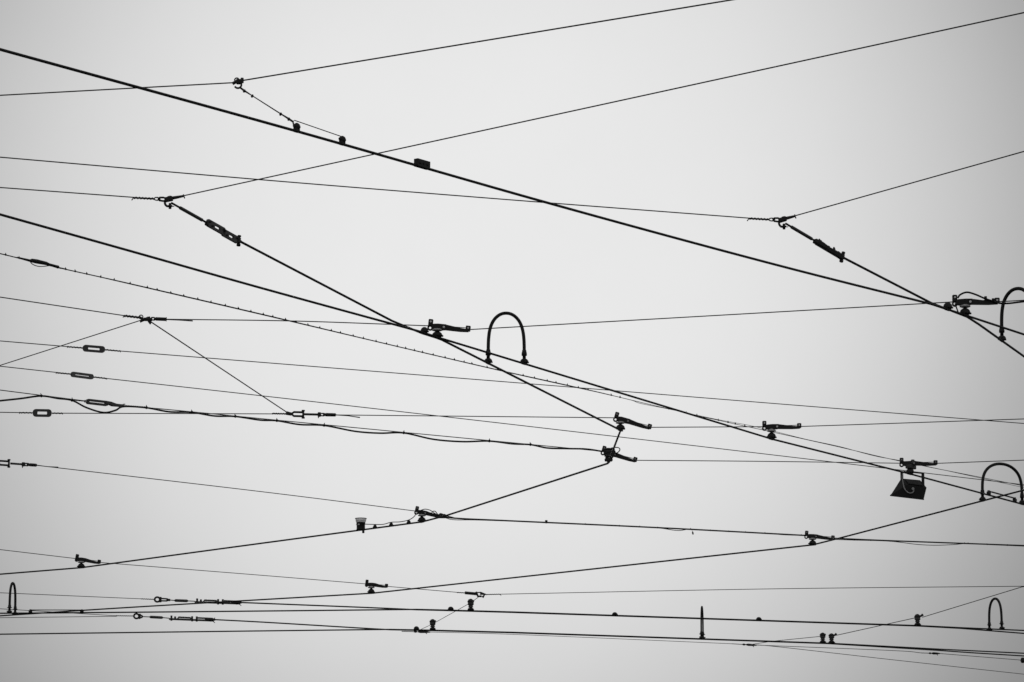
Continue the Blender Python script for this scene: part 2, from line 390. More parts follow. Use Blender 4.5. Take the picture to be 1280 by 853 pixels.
# ------------------------------------------------------------------ cables lashed to wires
def cable(key, name, label, host, pts, r, ties, z=Z, ext0=0, ext1=0, tie_h=.012, group='cables lashed along the span wires'):
    a, b = host
    P = [on_plane(x, y, a, b) for x, y in pts]
    P = catmull(P, 8); ext0 *= 2; ext1 *= 2
    if ext0: d = P[0] - P[1]; d.z = 0; P = [P[0] + d.normalized() * ext0] + P
    if ext1: d = P[-1] - P[-2]; d.z = 0; P.append(P[-1] + d.normalized() * ext1)
    W[key] = P
    rr = [r if px(p_)[0] < 765 or key != 'N' else r * .72 for p_ in P]
    o = MB().tube(P, rr, 8).build(name, M['rubber'], None, P[len(P) // 2]); tag(o, label, 'cable', group)
    for x in ties:
        p, d = on(key, x); s = mpp(p)
        mb = MB(); u, v, w = frame(d)
        w2 = (w - d * w.dot(d)).normalized()
        mb.lathe(p - d * .005 + w2 * .001, d, [(r * 1.3, 0), (r * 1.7, .003), (r * 1.7, .008), (r * 1.3, .011)], 8)
        a_ = random.uniform(-.5, .5)
        mb.tube([p + w2 * r, p + w2 * (r + tie_h) + d * tie_h * a_], [.0036, .0024], 5)
        t = mb.build('tie', M['rubber'], o)
    return o
S7L = (at(0, 487.8, Z), h[4][1])
kp = [(0, 501.2), (26, 498.4), (51.6, 495.2), (72, 498.2), (90, 500.7), (108, 509.7), (129, 515.9), (144, 513.3), (154.7, 508.4), (183, 509.9), (211, 514.9), (239.8, 515.7), (268, 520.2), (294, 520.8), (325, 525.3), (346, 526.1), (374.5, 530.9), (405.4, 532.1), (444, 539.4), (475, 541.7), (504.6, 541.4), (542, 549.4), (578, 552.3), (611.6, 551.6), (640, 555), (663.5, 556.1), (684, 560.2), (710, 561), (733, 561.6), (753, 564.5)]
cable('K', 'feeder_cable', 'black cable hanging in shallow swags under the wire to the coil wound hanger', S7L, kp, .0062, [51.6, 90, 183, 239.8, 294, 346, 405, 504.6, 611.6, 663], ext0=6)
ZN = H + .6
NL = (at(0, 317.2, ZN), at(1280, 607.7, ZN))
npts = [(0, 317.2), (72, 334.6), (165, 355.4), (330, 393.6), (482.7, 430), (622, 462.5), (735.7, 487.7), (821, 507.9), (898, 525.6), (965, 540.2), (1049, 559), (1125, 576.6), (1231, 597.9), (1280, 607.7)]
nt_ = [7, 24, 82, 94, 108.5, 125.7, 142.5, 162.5, 184, 196.5, 213.5, 229.5, 247, 263.5, 281.5, 298, 313.5, 329, 341, 357, 370, 385, 399.5, 414, 425.5, 441.5, 454, 470, 483, 496.5, 507, 518, 528, 541.5, 556.5, 568, 580, 590, 609, 622, 654, 668, 684, 695, 709, 723, 735, 764, 775, 836, 858, 871, 898, 910, 919, 931]
cable('N', 'feeder_cable', 'long slanting cable dotted with small ties from left edge to lower right', NL, npts, .0036, nt_, ext0=6, ext1=6, tie_h=.009)
# companion strand that parts from it in slack places
n2 = [(72, 334.6), (76, 336.3), (81, 336.2), (84, 337.4), (330, 394.6), (622, 463.2), (774, 496.8), (800, 504.6), (835, 511.6), (898, 525), (936, 532), (965, 538.8), (1008, 549.6), (1049, 558.4), (1080, 567), (1100, 571.8), (1125, 576), (1160, 583.6), (1231, 599.2), (1280, 610)]
P = catmull([on_plane(x, y, *NL) + V((0, -.006, 0)) for x, y in n2], 6); W['N2'] = P
o = MB().tube(P, .0019, 6).build('slack_strand', M['span'], None, P[20]); tag(o, 'hair thin strand running slack alongside the long tied cable', 'strand')
T1L = (h[7][2], h[8][1])
cable('K2', 'feeder_cable', 'thin cable tied along the wire right of the cable wrapped hanger', T1L, [(556, 647.4), (568, 650), (600, 650.4), (683, 653.6), (774, 657.9), (822, 660.2), (846.6, 663.4), (863.3, 661.8), (890, 663.8), (956, 667), (980, 668.8), (1007, 669.8)], .003, [732, 774.4, 799.5, 822, 863.5, 888, 911, 932, 956.5, 1001.5], tie_h=.008)
T2L = (h[8][2], at(1280, 682.2, Z))
cable('K3', 'feeder_cable', 'thin cable tied along wire right of the lower right hanger, sagging once', T2L, [(1042, 674.6), (1067, 675.4), (1112, 676.8), (1146, 680.7), (1169, 681.8), (1192, 681), (1208, 679.8), (1234, 681), (1280, 683)], .003, [1067.5, 1088.5, 1112.5, 1205.5, 1210.5, 1234, 1259], ext1=6, tie_h=.008)
# dangling scrap and knob on the tied wire
p, d = on('K2', 864.5)
a = on_plane(865.6, 664.5, *T1L); b = on_plane(866.4, 668.5, *T1L)
o = MB().tube([p, a], .0012, 5).tube([a, a.lerp(b, .5), b], [.003, .0075, .004], 8).build('cable_scrap', M['rubber'], None, p)
tag(o, 'small dark scrap dangling from the lower tied wire right of centre', 'scrap')
p, d = on('T1', 682.9)
o = MB().box(p + UP * .006, frame(d), (.009, .007, .013), .3).build('knob', M['clamp'], WO['T1'])

# ------------------------------------------------------------------ loops over the wires
def loop(f0, f1, top, r, label, taper=1.0, feet=1.0, pinch=0.0):
    (k0, x0), (k1, x1) = f0, f1
    p0, d0 = on(k0, x0) if isinstance(k0, str) else k0
    p1, d1 = on(k1, x1) if isinstance(k1, str) else k1
    mid = (p0 + p1) / 2; lo, hi = .1, 1.2
    for _ in range(40):
        m_ = (lo + hi) / 2
        if px(mid + UP * m_)[1] > top: lo = m_
        else: hi = m_
    hh = lo - r; t = thing('jumper_loop', label, 'cable loop', mid, 'cable loops bridging two wires')
    P = []
    a0 = p0 + UP * .075 * feet; a1 = p1 + UP * .075 * feet
    N_ = 40
    u = (p1 - p0) / 2
    zb = .075 * feet
    for i in range(N_ + 1):
        th = math.pi * i / N_
        c = -math.cos(th); s_ = math.sin(th)
        ex = math.copysign(abs(c) ** .92, c)
        zz = zb + (hh - zb) * (s_ ** .78)
        k = ex * (1 - pinch * (s_ ** .8)) * (1 + .04 * math.sin(2 * th) ** 2)
        base = mid + u * k; base.z = mid.z
        P.append(base + UP * zz)
    MB().tube([p0 + UP * .02] + P + [p1 + UP * .02], r, 12).build('cable', M['rubber'], t)
    for p_, d_ in ((p0, d0), (p1, d1)):
        mb = MB(); dome(mb, p_, d_, .82 * feet, hgt=.032); u_, v_, w_ = frame(d_)
        mb.lathe(p_ + w_ * .028, w_, [(.010, 0), (.010, .018 * feet), (.0165 * feet, .022), (.0165 * feet, .034 * feet), (r * 1.25, .05 * feet), (r * 1.2, .056 * feet)], 12)
        for sg in (-1, 1):
            b0 = p_ + w_ * .052 * feet
            mb.tube([b0, b0 + u_ * sg * .026 * feet + w_ * .006], .0042, 6)
            mb.tube([p_ + w_ * .012, p_ + w_ * .02 + u_ * sg * .028 * feet - v_ * .01], .0045, 6)
        mb.build('foot_clamp', M['clamp'], t)
    return t
loop(('C', 610.3), ('B', 655.3), 389.6, .0104, 'tall round black cable loop nearest the centre')
ef = on('E', 1252.5); af = on('A', 1293)
loop((ef, 0), (af, 0), 358.8, .0105, 'thick black cable loop cut by the right edge beside the hanger')
loop(('F', 1228.3), ('B', 1277.8), 578.3, .0115, 'broad round cable loop over the crossing, right of the lantern')
loop(('G2', 1236.8), ('G', 1252.3), 747, .0125, 'narrow tall cable loop above the level twin wires at lower right')
loop(('G', 11.8), ('F', 18.8), 727.6, .0120, 'very narrow cable loop beside the left edge near the bottom', feet=.95)
pi_, di_ = on('I', 876.6); pj_, dj_ = on('I2', 878.9)
loop(((pi_, di_), 0), ((pj_, dj_), 0), 757.5, .0085, 'upright edge-on loop that looks like a spike low right of centre', feet=.85)

# ------------------------------------------------------------------ clamps
def clip(key, x, label, s=1.0, hgt=.03, group='dark clips pinching wires together', wid=.027):
    p, d = on(key, x); mb = MB(); dome(mb, p, d, s, hgt, wid)
    u, v, w = frame(d)
    mb.lathe(p + w * hgt * s * .8 + u * .004, w, [(.009 * s, 0), (.008 * s, .008 * s)], 8)
    o = mb.build('wire_clip', M['clamp'], None, p); tag(o, label, 'wire clip', group); return p, d
clip('B', 530.5, 'round clip where two thick wires merge, left of the level arm hanger', .82, .034)
clip('A', 1184.8, 'lumpy clip where thick wires merge left of the right edge hanger', .95, .036)
clip('G', 563.4, 'small clip on the upper twin wire left of the taller dropper clamp', 1.0, .028)
clip('G', 768.5, 'small lone clip on the upper twin wire left of the spike', .95, .026)
clip('G', 948.5, 'small lone clip on upper twin wire right of the spike', .95, .026)
clip('I', 520.5, 'small clip on the lowest wire left of the lower dropper clamp', 1.0, .03)
for x, lb in ((468.7, 'tiny knob nearest the pale topped contactor'), (489, 'middle of three tiny knobs right of the contactor'), (511, 'tiny knob nearest the cable wrapped hanger')):
    clip('D', x, lb, .62, .036, 'tiny cable knobs on the bent wire', .024)
# upper left pair that holds the rope
pA, dA = on('A', 370.8); pB, dB = on('A', 427.8)
for (p, d, lb) in ((pA, dA, 'nut topped clamp under the end of the knotted rope'), (pB, dB, 'nut topped clamp at end of the thin rope stay, right one of two')):
    t = thing('rope_clamp', lb, 'clamp', p, 'clamps on the nearest wire'); mb = MB(); u, v, w = frame(d)
    mb.box(p + w * .006, (u, v, w), (.014, .010, .011), .25)
    mb.lathe(p + w * .010, w, [(.012, 0), (.0155, .005), (.0155, .018), (.011, .024), (.005, .028)], 8)
    mb.build('jaw', M['clamp'], t)
    mb = MB(); bolt(mb, p + w * .022, u, .007, .040); mb.build('bolt', M['iron'], t)
ringp = at(297, 102.5, Z3); AR = lambda x, y, z=0: at_y(x, y, ringp.y)
rope_pts = [at(300, 109.6, Z3 - .03), at(305, 113.4, Z3 - .05), at(315, 119.7, Z3 - .08), at(350.5, 142.3, H + .14), at(360.7, 148.6, H + .10), at(366.2, 152.4, H + .075)]
mb = MB().tube(rope_pts, [.005, .005, .0026, .0032, .005, .005], 8)
for q in rope_pts[1:5]: mb.lathe(q - V((.004, 0, 0)), V((1, .3, -.4)), [(.004, 0), (.0085, .003), (.0085, .008), (.004, .011)], 8)
mb.tube([rope_pts[-1], at(367, 156, H + .055), pA + UP * .03], .004, 6)
o = mb.build('knotted_rope', M['rubber'], None, rope_pts[2]); tag(o, 'knotted rope from the topmost wire ring down to the nearest thick wire', 'rope')
o = MB().tube([rope_pts[-1], at(368, 150.6, H + .08), pB + UP * .034], .0024, 6).build('rope_stay', M['span'], None, pB); tag(o, 'thin stay from the rope end to the second nut topped clamp', 'wire')
t = thing('ring_clamp', 'knotted ring clamp where topmost wire kinks', 'clamp', ringp)
u, v, w = frame(AR(303, 100.9, Z3) - AR(292, 103.6, Z3))
mb = MB().tube([AR(290, 104.2, Z3), AR(296, 102.4, Z3), AR(304, 100.8, Z3)], [.004, .010, .006], 8)
mb.box(AR(299, 102.4, Z3), (u, v, w), (.014, .012, .011), .3).box(AR(302.7, 100.8, Z3), (u, v, w), (.007, .008, .012), .3)
for q in ((291.2, 106), (291, 103), (303.6, 98.8)): mb.tube([AR(296, 103, Z3), AR(q[0], q[1], Z3)], .0035, 6)
mb.build('clamp_body', M['clamp'], t)
circ = lambda c, r_, a0, a1, n_=14: [c + V((1, 0, 0)) * r_ * math.cos(math.radians(a0 + (a1 - a0) * i / n_)) + UP * r_ * math.sin(math.radians(a0 + (a1 - a0) * i / n_)) for i in range(n_ + 1)]
MB().tube(circ(AR(296, 100.4, Z3), .010, 0, 360), .0034, 6).build('ring', M['iron'], t)
MB().tube(circ(AR(297.4, 106.2, Z3), .016, 60, -150), .0048, 6).build('hook', M['iron'], t)
# block on the nearest wire
p, d = on('A', 527.6); u, v, w = frame(d)
w_ = (w - d * w.dot(d)).normalized(); v_ = d.cross(w_) * -1
t = thing('splice_block', 'rectangular ribbed block on the nearest thick wire', 'splice', p)
MB().box(p + w_ * .014, (d, v_, w_), (.046, .013, .0185), .12).build('block', M['clamp'], t)
for k in (-.026, 0, .026):
    mb = MB(); bolt(mb, p + d * k + w_ * .014, v_, .006, .034); mb.build('bolt', M['iron'], t)

# dropper clamps low down
def dropper_clamp(key, x, top, label, lean=0, beak=False):
    p, d = on(key, x); u, v, w = frame(d); lo, hi = .02, .3
    for _ in range(40):
        m_ = (lo + hi) / 2
        if px(p + UP * m_)[1] > top: lo = m_
        else: hi = m_
    hh = lo; t = thing('dropper_clamp', label, 'clamp', p, 'knobbed dropper clamps on the lower wires')
    mb = MB(); dome(mb, p, d, 1.0, hgt=.026); mb.build('clamp', M['clamp'], t)
    mb = MB().lathe(p + w * .024, w, [(.012, 0), (.010, .006), (.024, .010), (.026, .014), (.021, .019), (.020, .024), (.024, .030), (.030, .036), (.028, hh * .52)], 14)
    mb.build('insulator', M['resin'], t)
    mb = MB()
    z0 = .024 + hh * .5
    mb.lathe(p + w * z0, w, [(.028, 0), (.033, .006), (.031, hh * .16), (.019, hh * .27), (.009, hh * .34), (.007, hh - z0)], 12)
    mb.tube([p + w * (z0 + hh * .2) - u * .02, p + w * (hh - .003) - u * .012], [.009, .007], 7)
    mb.tube([p + w * (z0 + hh * .16) - v * .02, p + w * (z0 + hh * .2) + v * .03], .008, 7)
    mb.tube([p + w * (z0 + hh * .1) + u * .018, p + w * (z0 + hh * .2) + u * .033], .007, 7)
    if beak:
        a = p + w * hh * .74; mb.tube([a, a + u * .035 + w * .014, a + u * .058 + w * .030], [.010, .009, .014], 8)
    mb.build('head', M['clamp'], t)
dropper_clamp('G', 588.4, 749.6, 'taller dropper clamp on the upper twin wire below the bottom joint')
dropper_clamp('I', 540.8, 775, 'dropper clamp on the lowest wire left of centre')
dropper_clamp('G', 1147, 768.6, 'beaked clamp on the upper twin wire left of the narrow tall loop', beak=True)
dropper_clamp('I', 1028.5, 792, 'upright left one of the paired clamps on the lowest wire')
dropper_clamp('I', 1039.5, 793, 'beaked right one of the paired clamps on the lowest wire', beak=True)

# ------------------------------------------------------------------ hardware in line with a wire
class Axis:
    """frame along a piece of hardware: q(t px along, w px up, v px aside)"""
    def __init__(s, a, b):
        s.a, s.b = a, b; s.u = (b - a).normalized()
        s.w = (UP - s.u * s.u.z).normalized(); s.v = s.w.cross(s.u); s.s = mpp((a + b) / 2)
        s.L = (b - a).length / s.s        # length in pixel units of that distance
        s.ax = (s.u, s.v, s.w)
        (xa, ya), (xb, yb) = px(a), px(b); s.k = s.L / math.hypot(xb - xa, yb - ya)
    def q(s, t, w=0, v=0): return s.a + s.u * t * s.L * s.s + s.w * w * s.s + s.v * v * s.s
def grip(mb, a, b, r, pitch=None):
    """pre-formed wire grip: core with a spiral wrap"""
    mb.tube([a, b], r * .8, 8)
    d = (b - a); L = d.length; d.normalize(); n1 = d.cross(UP).normalized(); n2 = d.cross(n1)
    pitch = pitch or r * 4; k = max(8, int(L / pitch * 8))
    mb.tube([a + d * L * i / k + (n1 * math.cos(2 * math.pi * i / 8) + n2 * math.sin(2 * math.pi * i / 8)) * r * .75 for i in range(k + 1)], r * .5, 5)
def tail(mb, a, d, r): mb.tube([a, a + d], [r, r * .8], 6)

GI = 'slotted link insulators in the span wires'
def link(a, b, g0, g1, hu, hw, su, sw_, label, m='resin', face=None, th=.014):
    """oval link with a slot, wire grips either side; a,b: body ends; g0,g1: grip outer ends"""
    X = Axis(a, b); c = (a + b) / 2
    wv = X.w if face is None else (X.w * face + X.v * (1 - face)).normalized()
    nv = X.u.cross(wv)
    t = thing('link_insulator', label, 'insulator', c, GI)
    s = X.s; k_ = (b - a).length / (2 * hu * s)
    MB().ring(rrect(c, X.u, wv, hu * s * k_, hw * s, min(hw, hu) * s * .85), rrect(c, X.u, wv, su * s * k_, sw_ * s, sw_ * s * .4), nv, th).build('link', M[m], t)
    for sg, g, e_ in ((-1, g0, a), (1, g1, b)):
        mb = MB(); inner = c + X.u * sg * su * s * k_ * .98
        grip(mb, e_ + X.u * sg * .002, g, .0054)
        mb.tube([e_ + wv * 0.0, inner + wv * sw_ * .3 * s], .003, 6)
        mb.tube([g, g - UP * .008 + X.u * sg * .003], .0026, 5)
        mb.build('wire_grip', M['span'], t)
    return t
z5 = H + .45
link(at(103.6, 435.2, z5), at(131, 437.4, z5), at(84.6, 433.7, z5), at(150.4, 439.2, z5), 14, 4.2, 7.6, 1.35, 'upper slotted link insulator near left edge, dark oval')
z6 = H + .4
link(at(88.8, 467.9, z6), at(116.6, 471.5, z6), at(70.5, 466.2, z6), at(133.2, 473.4, z6), 14.5, 3.3, 9.5, .55, 'slim grey link insulator seen edge-on', m='grey_resin')
link(at(40.8, 516.3, Z), at(64.7, 516.7, Z), at(24.7, 516.1, Z), at(77.8, 516.9, Z), 12, 4.8, 6.0, 1.9, 'fat oval slotted link insulator nearest the left edge')
# dark tapered insulator under the swagged cable
a, b = at(107.6, 501.8, Z), at(153.5, 507, Z); X = Axis(a, b)
t = thing('link_insulator', 'dark tapered insulator with the cable drooping beneath it', 'insulator', (a + b) / 2, GI)
lp = lambda L_: [X.q(tt, ww) for tt, ww in L_]
MB().ring(rrect(X.q(.3), X.u, X.w, 13.5 * X.s * X.k, 3.2 * X.s, 2.6 * X.s), rrect(X.q(.3), X.u, X.w, 10.5 * X.s * X.k, .7 * X.s, .3 * X.s), X.v, .02).build('link', M['resin'], t)
MB().plate(lp([(.52, 3), (.66, 2.6), (.8, .9), (1, .9), (1, -1.9), (.72, -2.4), (.6, -.6), (.52, -1)]), X.v, .028).build('tapered_sleeve', M['resin'], t)
mb = MB(); grip(mb, at(89, 500, Z), X.q(.02), .0045); grip(mb, X.q(1), at(182, 509, Z), .0038); mb.build('wire_grip', M['span'], t)
mb = MB(); mb.box(X.q(1.03, 0), X.ax, (.006, .01, .012), .3); mb.box(X.q(-.02, 0), X.ax, (.005, .009, .008), .3); mb.build('collar', M['zinc'], t)

# yokes: spiral grip, eye, hook, tapered arm
def yoke(g0, g1, e1, bc, arm, hk, hk_bolt, label, z):
    t = thing('wire_yoke', label, 'yoke', at(*bc, z), 'yokes tying a side pull to a thin wire')
    YB = at(*bc, z).y; A = lambda p: at_y(p[0], p[1], YB)
    s = mpp(A(bc))
    mb = MB(); grip(mb, A(g0), A(g1), .0062, .017); mb.tube([A(g0), A((g0[0] - 2.5, g0[1] + 3.2))], .003, 6); mb.build('spiral_grip', M['span'], t)
    X = Axis(A(g1), A(e1)); c1 = X.q(.22); c2 = X.q(.68)
    mb = MB()
    mb.tube([X.q(0, 0)] + [X.q(tt, ww) for tt, ww in ((.1, 1.6), (.3, 2), (.45, 1), (.55, 0), (.45, -1), (.3, -1.8), (.1, -1.4))] + [X.q(0, 0)], .0035, 6)
    mb.tube([X.q(.35, 0)] + [X.q(tt, ww) for tt, ww in ((.5, 2), (.8, 2.2), (1, 1.4), (1, -1.4), (.8, -2.3), (.5, -1.8))] + [X.q(.35, 0)], .0055, 7)
    mb.build('eye', M['iron'], t)
    Y = Axis(A(bc), A(arm)); mb = MB().box(A(bc), Y.ax, (.022, .014, .012), .25)
    mb.box(A((bc[0] + 1, bc[1] - 2)), Y.ax, (.010, .010, .008), .3)
    mb.tube([Y.q(0, .6), Y.q(.5, .2), Y.q(1)], [.0095, .0085, .006], 8)
    mb.tube([Y.q(1), A((arm[0] + 1.2, arm[1] + 3))], .0035, 6); mb.tube([Y.q(.98), A((arm[0] - .4, arm[1] - 2))], .0035, 6)
    mb.build('yoke_arm', M['clamp'], t)
    c = A(hk); rr = 4.3 * s
    mb = MB().tube([c + V((1, 0, 0)) * rr * math.cos(math.radians(a_)) + UP * rr * 1.15 * math.sin(math.radians(a_)) for a_ in range(80, 300, 15)], .0062, 7); mb.build('hook', M['iron'], t)
    c = A(hk_bolt); mb = MB(); bolt(mb, c, UP, .0075, .030); bolt(mb, c, UP, .013, .008); mb.tube([c - V((.02, 0, .004)), c + V((.022, 0, -.002))], .0024, 5); mb.build('bolt', M['iron'], t)
yoke((167, 247.4), (192.4, 248.7), (207, 249.4), (210.8, 249.2), (229.7, 245.2), (210.4, 253.4), (212.6, 257.8), 'left twisted yoke joining thin wires above the slotted insulator', Z3)
yoke((936.4, 273.3), (961, 274.7), (975, 275), (978.2, 274.8), (993.8, 270.3), (978, 279), (980, 283.4), 'right twisted yoke joining thin wires above the knobbly insulator', Z3)

# strain insulators on the pull-off
def strain(p0, p1, tube0, tube1, i0, i1, label, knobbly):
    """p0 hook end, p1 wire end; sleeve and insulator stations as fractions"""
    X = Axis(p0, p1); t = thing('strain_insulator', label, 'insulator', (p0 + p1) / 2, 'strain insulators ending a thick wire')
    MB().tube([X.q(0), X.q(i0 + .02)], .0058, 8).build('rod', M['iron'], t)
    MB().tube([X.q(tube0 - .01), X.q(tube0), X.q(tube1), X.q(tube1 + .01)], [.006, .0092, .0092, .0065], 12).build('sleeve', M['tube'], t)
    m0, m1 = i0 + (i1 - i0) * .47, i0 + (i1 - i0) * .55
    L = X.L * X.s
    wv = (X.w * (1 if not knobbly else .45) + X.v * (0 if not knobbly else .9)).normalized(); nv = X.u.cross(wv)
    for k, (a_, b_, up) in enumerate(((i0, m1, .8), (m0, i1 - .02, -.6))):
        c = X.q((a_ + b_) / 2, up if not knobbly else up * .6); hu = (b_ - a_) / 2 * L
        MB().ring(rrect(c, X.u, wv, hu, .0205, .012), rrect(c + X.u * hu * .12, X.u, wv, hu * .30, .0075, .003), nv, .012).build('link', M['tube'], t)
        mb = MB()
        for j in range(3):
            bolt(mb, c + X.u * hu * (-.78, -.48, .8)[j] + wv * .008 * (-1 if j % 2 else 1), nv, .006, .028)
        mb.build('bolt', M['iron'], t)
    if knobbly:
        for j, (tt, hh_, ln_) in enumerate(((i0 + .045, .018, .022), (i0 + .075, .022, -.010), (i0 + .11, .014, .018), (i0 + .15, .010, -.02), (m1 + .03, .012, .02), (m1 + .075, .024, -.014), (m1 + .10, .014, .02), (i1 - .11, .010, .01), (i1 - .05, .014, -.012))):
            mb = MB(); b0 = X.q(tt, .6); e_ = b0 + X.w * hh_ + X.u * ln_
            mb.tube([b0, b0.lerp(e_, .7) , e_], [.009, .007, .0035], 6)
            mb.build('bolt', M['iron'], t)
        MB().tube([X.q(i0 + .02, .2), X.q(i0 + .1, 1.2), X.q((i0 + i1) / 2, .5), X.q(i1 - .06, .8), X.q(i1, .2)], [.012, .014, .011, .013, .010], 8).build('core', M['iron'], t)
        MB().box(X.q((i0 + i1) / 2, -2.2), X.ax, ((i1 - i0) * L * .46, .010, .007), .3).build('rail', M['tube'], t)
    mb = MB().box(X.q(i1 - .012), X.ax, (.012, .012, .017), .25)
    bolt(mb, X.q(i1), X.w, .006, .060 if not knobbly else .045); bolt(mb, X.q(i1, 0) + X.w * .026, X.w, .010, .008); bolt(mb, X.q(i1, 0) - X.w * .024, X.w, .011, .012)
    mb.tube([X.q(i1), X.q(1)], [.011, .007], 8)
    mb.box(X.q(i0, -.6), X.ax, (.008, .010, .012), .3)
    mb.build('end_clamp', M['clamp'], t)
pC = W['C'][0]; p0 = at(214.5, 254, Z3 - .01)
strain(p0, pC, .12, .43, .50, .965, 'left strain insulator with two open slots below the left yoke', False)
pE = W['E'][0]; p0 = at(982, 279.6, Z3 - .01)
strain(p0, pE, .10, .44, .50, .965, 'right strain insulator bristling with bolts below the right yoke', True)

# three way joint
t = thing('three_way_joint', 'three way joint of a grip, clamp and cylinder where four thin wires meet', 'joint', J1a)
A = lambda x, y: at_y(x, y, J1a.y)
mb = MB(); grip(mb, A(155, 394.9), A(175, 397.2), .0072, .018); mb.tube([A(155, 394.9), A(153.6, 397.2)], .003, 5); mb.build('spiral_grip', M['span'], t)
mb = MB(); X = Axis(A(174, 398), A(190, 399.2))
for q0, q1, rr in (((173.5, 396.6), (181, 400.2), .009), ((174.8, 402.2), (186, 397.2), .009), ((180, 399.4), (190, 399.6), .012), ((184.4, 398.6), (188.4, 404.2), .010), ((187.8, 405.6), (188, 401), .005), ((186, 396.2), (187.4, 399), .007)):
    mb.tube([A(*q0), A(*q1)], rr * .9, 8)
mb.build('clamp', M['clamp'], t)
MB().tube(circ(A(176.3, 396.4), .011, 0, 360), .0035, 6).build('eye', M['iron'], t)
X = Axis(A(189, 398.6), A(208.3, 399.4))
mb = MB().ring(rrect(X.q(.12), X.u, X.w, 2.6 * X.s, 2.2 * X.s, 1.2 * X.s), rrect(X.q(.12), X.u, X.w, 1.1 * X.s, 1.0 * X.s, .8 * X.s), X.v, .014)
mb.tube([X.q(.24), X.q(.3), X.q(.95), X.q(.97), X.q(1)], [.007, .0105, .0105, .013, .012], 10); mb.build('cylinder', M['iron'], t)
mb = MB().tube([A(208, 399.6), A(224, 400.4), A(241, 401.4)], [.0035, .003, .004], 6); mb.build('wire_tail', M['span'], t)

# square framed turnbuckles
def turnbuckle(x0, y0, x1, y1, fr, label, z=Z, frame_px=(25, 39), rod=(39, 58), body=(58, 80), tl=110, first=True):
    """stations in pixels from the left end of the hardware"""
    a, b = at(x0, y0, z), at(x1, y1, z); X = Axis(a, b); L = x1 - x0; f = lambda p_: p_ / L
    t = thing('turnbuckle', label, 'turnbuckle', a, 'turnbuckles tightening the span wires')
    if first:
        mb = MB(); grip(mb, X.q(f(0)), X.q(f(18)), .0058, .016)
        mb.tube([X.q(f(17), .2), X.q(f(24))], [.008, .012], 8); mb.tube([X.q(f(18), 2.5), X.q(f(24))], [.006, .010], 8)
        mb.build('spiral_grip', M['span'], t)
    c = X.q(f(sum(frame_px) / 2)); hu = (frame_px[1] - frame_px[0]) / 2 * X.s * X.k
    mb = MB()
    for sg in (-1, 1):
        k = hu * .95
        mb.tube([c - X.u * hu * 1.1, c - X.u * k * .7 + X.w * sg * 2.5 * X.s, c + X.u * k + X.w * sg * 2.5 * X.s], .0075, 7)
    mb.tube([X.q(f(frame_px[1]), 5), X.q(f(frame_px[1]), -5.5)], .0072, 8)
    for ww in (4.4, -4.6): mb.lathe(X.q(f(frame_px[1]), ww) - X.w * .004, X.w, [(.011, 0), (.011, .009)], 6)
    mb.build('shackle', M['iron'], t)
    MB().tube([X.q(f(rod[0])), X.q(f(rod[1]))], .0078, 8).build('rod', M['tube'], t)
    X2 = X.q(f(body[0])); mb = MB().box(X.q(f(body[0] + 1)), X.ax, (.010, .010, .015), .25)
    mb.tube([X.q(f(body[0]), 0), X.q(f(body[0]), -4.6)], [.006, .003], 6)
    mb.ring(rrect(X.q(f(body[0] + 4.5)), X.u, X.w, 3.6 * X.s, 2.1 * X.s, 1.2 * X.s), rrect(X.q(f(body[0] + 4.5)), X.u, X.w, 1.2 * X.s, .9 * X.s, .7 * X.s), X.v, .016)
    mb.tube([X.q(f(body[0] + 6.5)), X.q(f(body[0] + 10)), X.q(f(body[1] - 1)), X.q(f(body[1]))], [.008, .012, .0115, .008], 10)
    mb.build('ferrule', M['clamp'], t)
    MB().tube([X.q(f(body[1])), X.q(f((body[1] + tl) / 2), -.8), X.q(f(tl), -2.6 if first else -.6)], [.004, .003, .0042], 6).build('wire_tail', M['span'], t)
turnbuckle(340, 517.2, 421, 518.9, None, 'square framed turnbuckle on the level wire left of centre')
turnbuckle(-28, 576.8, 46, 581.8, None, 'turnbuckle cut off by the left edge above the lower hanger', frame_px=(26, 39), rod=(41, 56), body=(56, 74), tl=101, first=False)

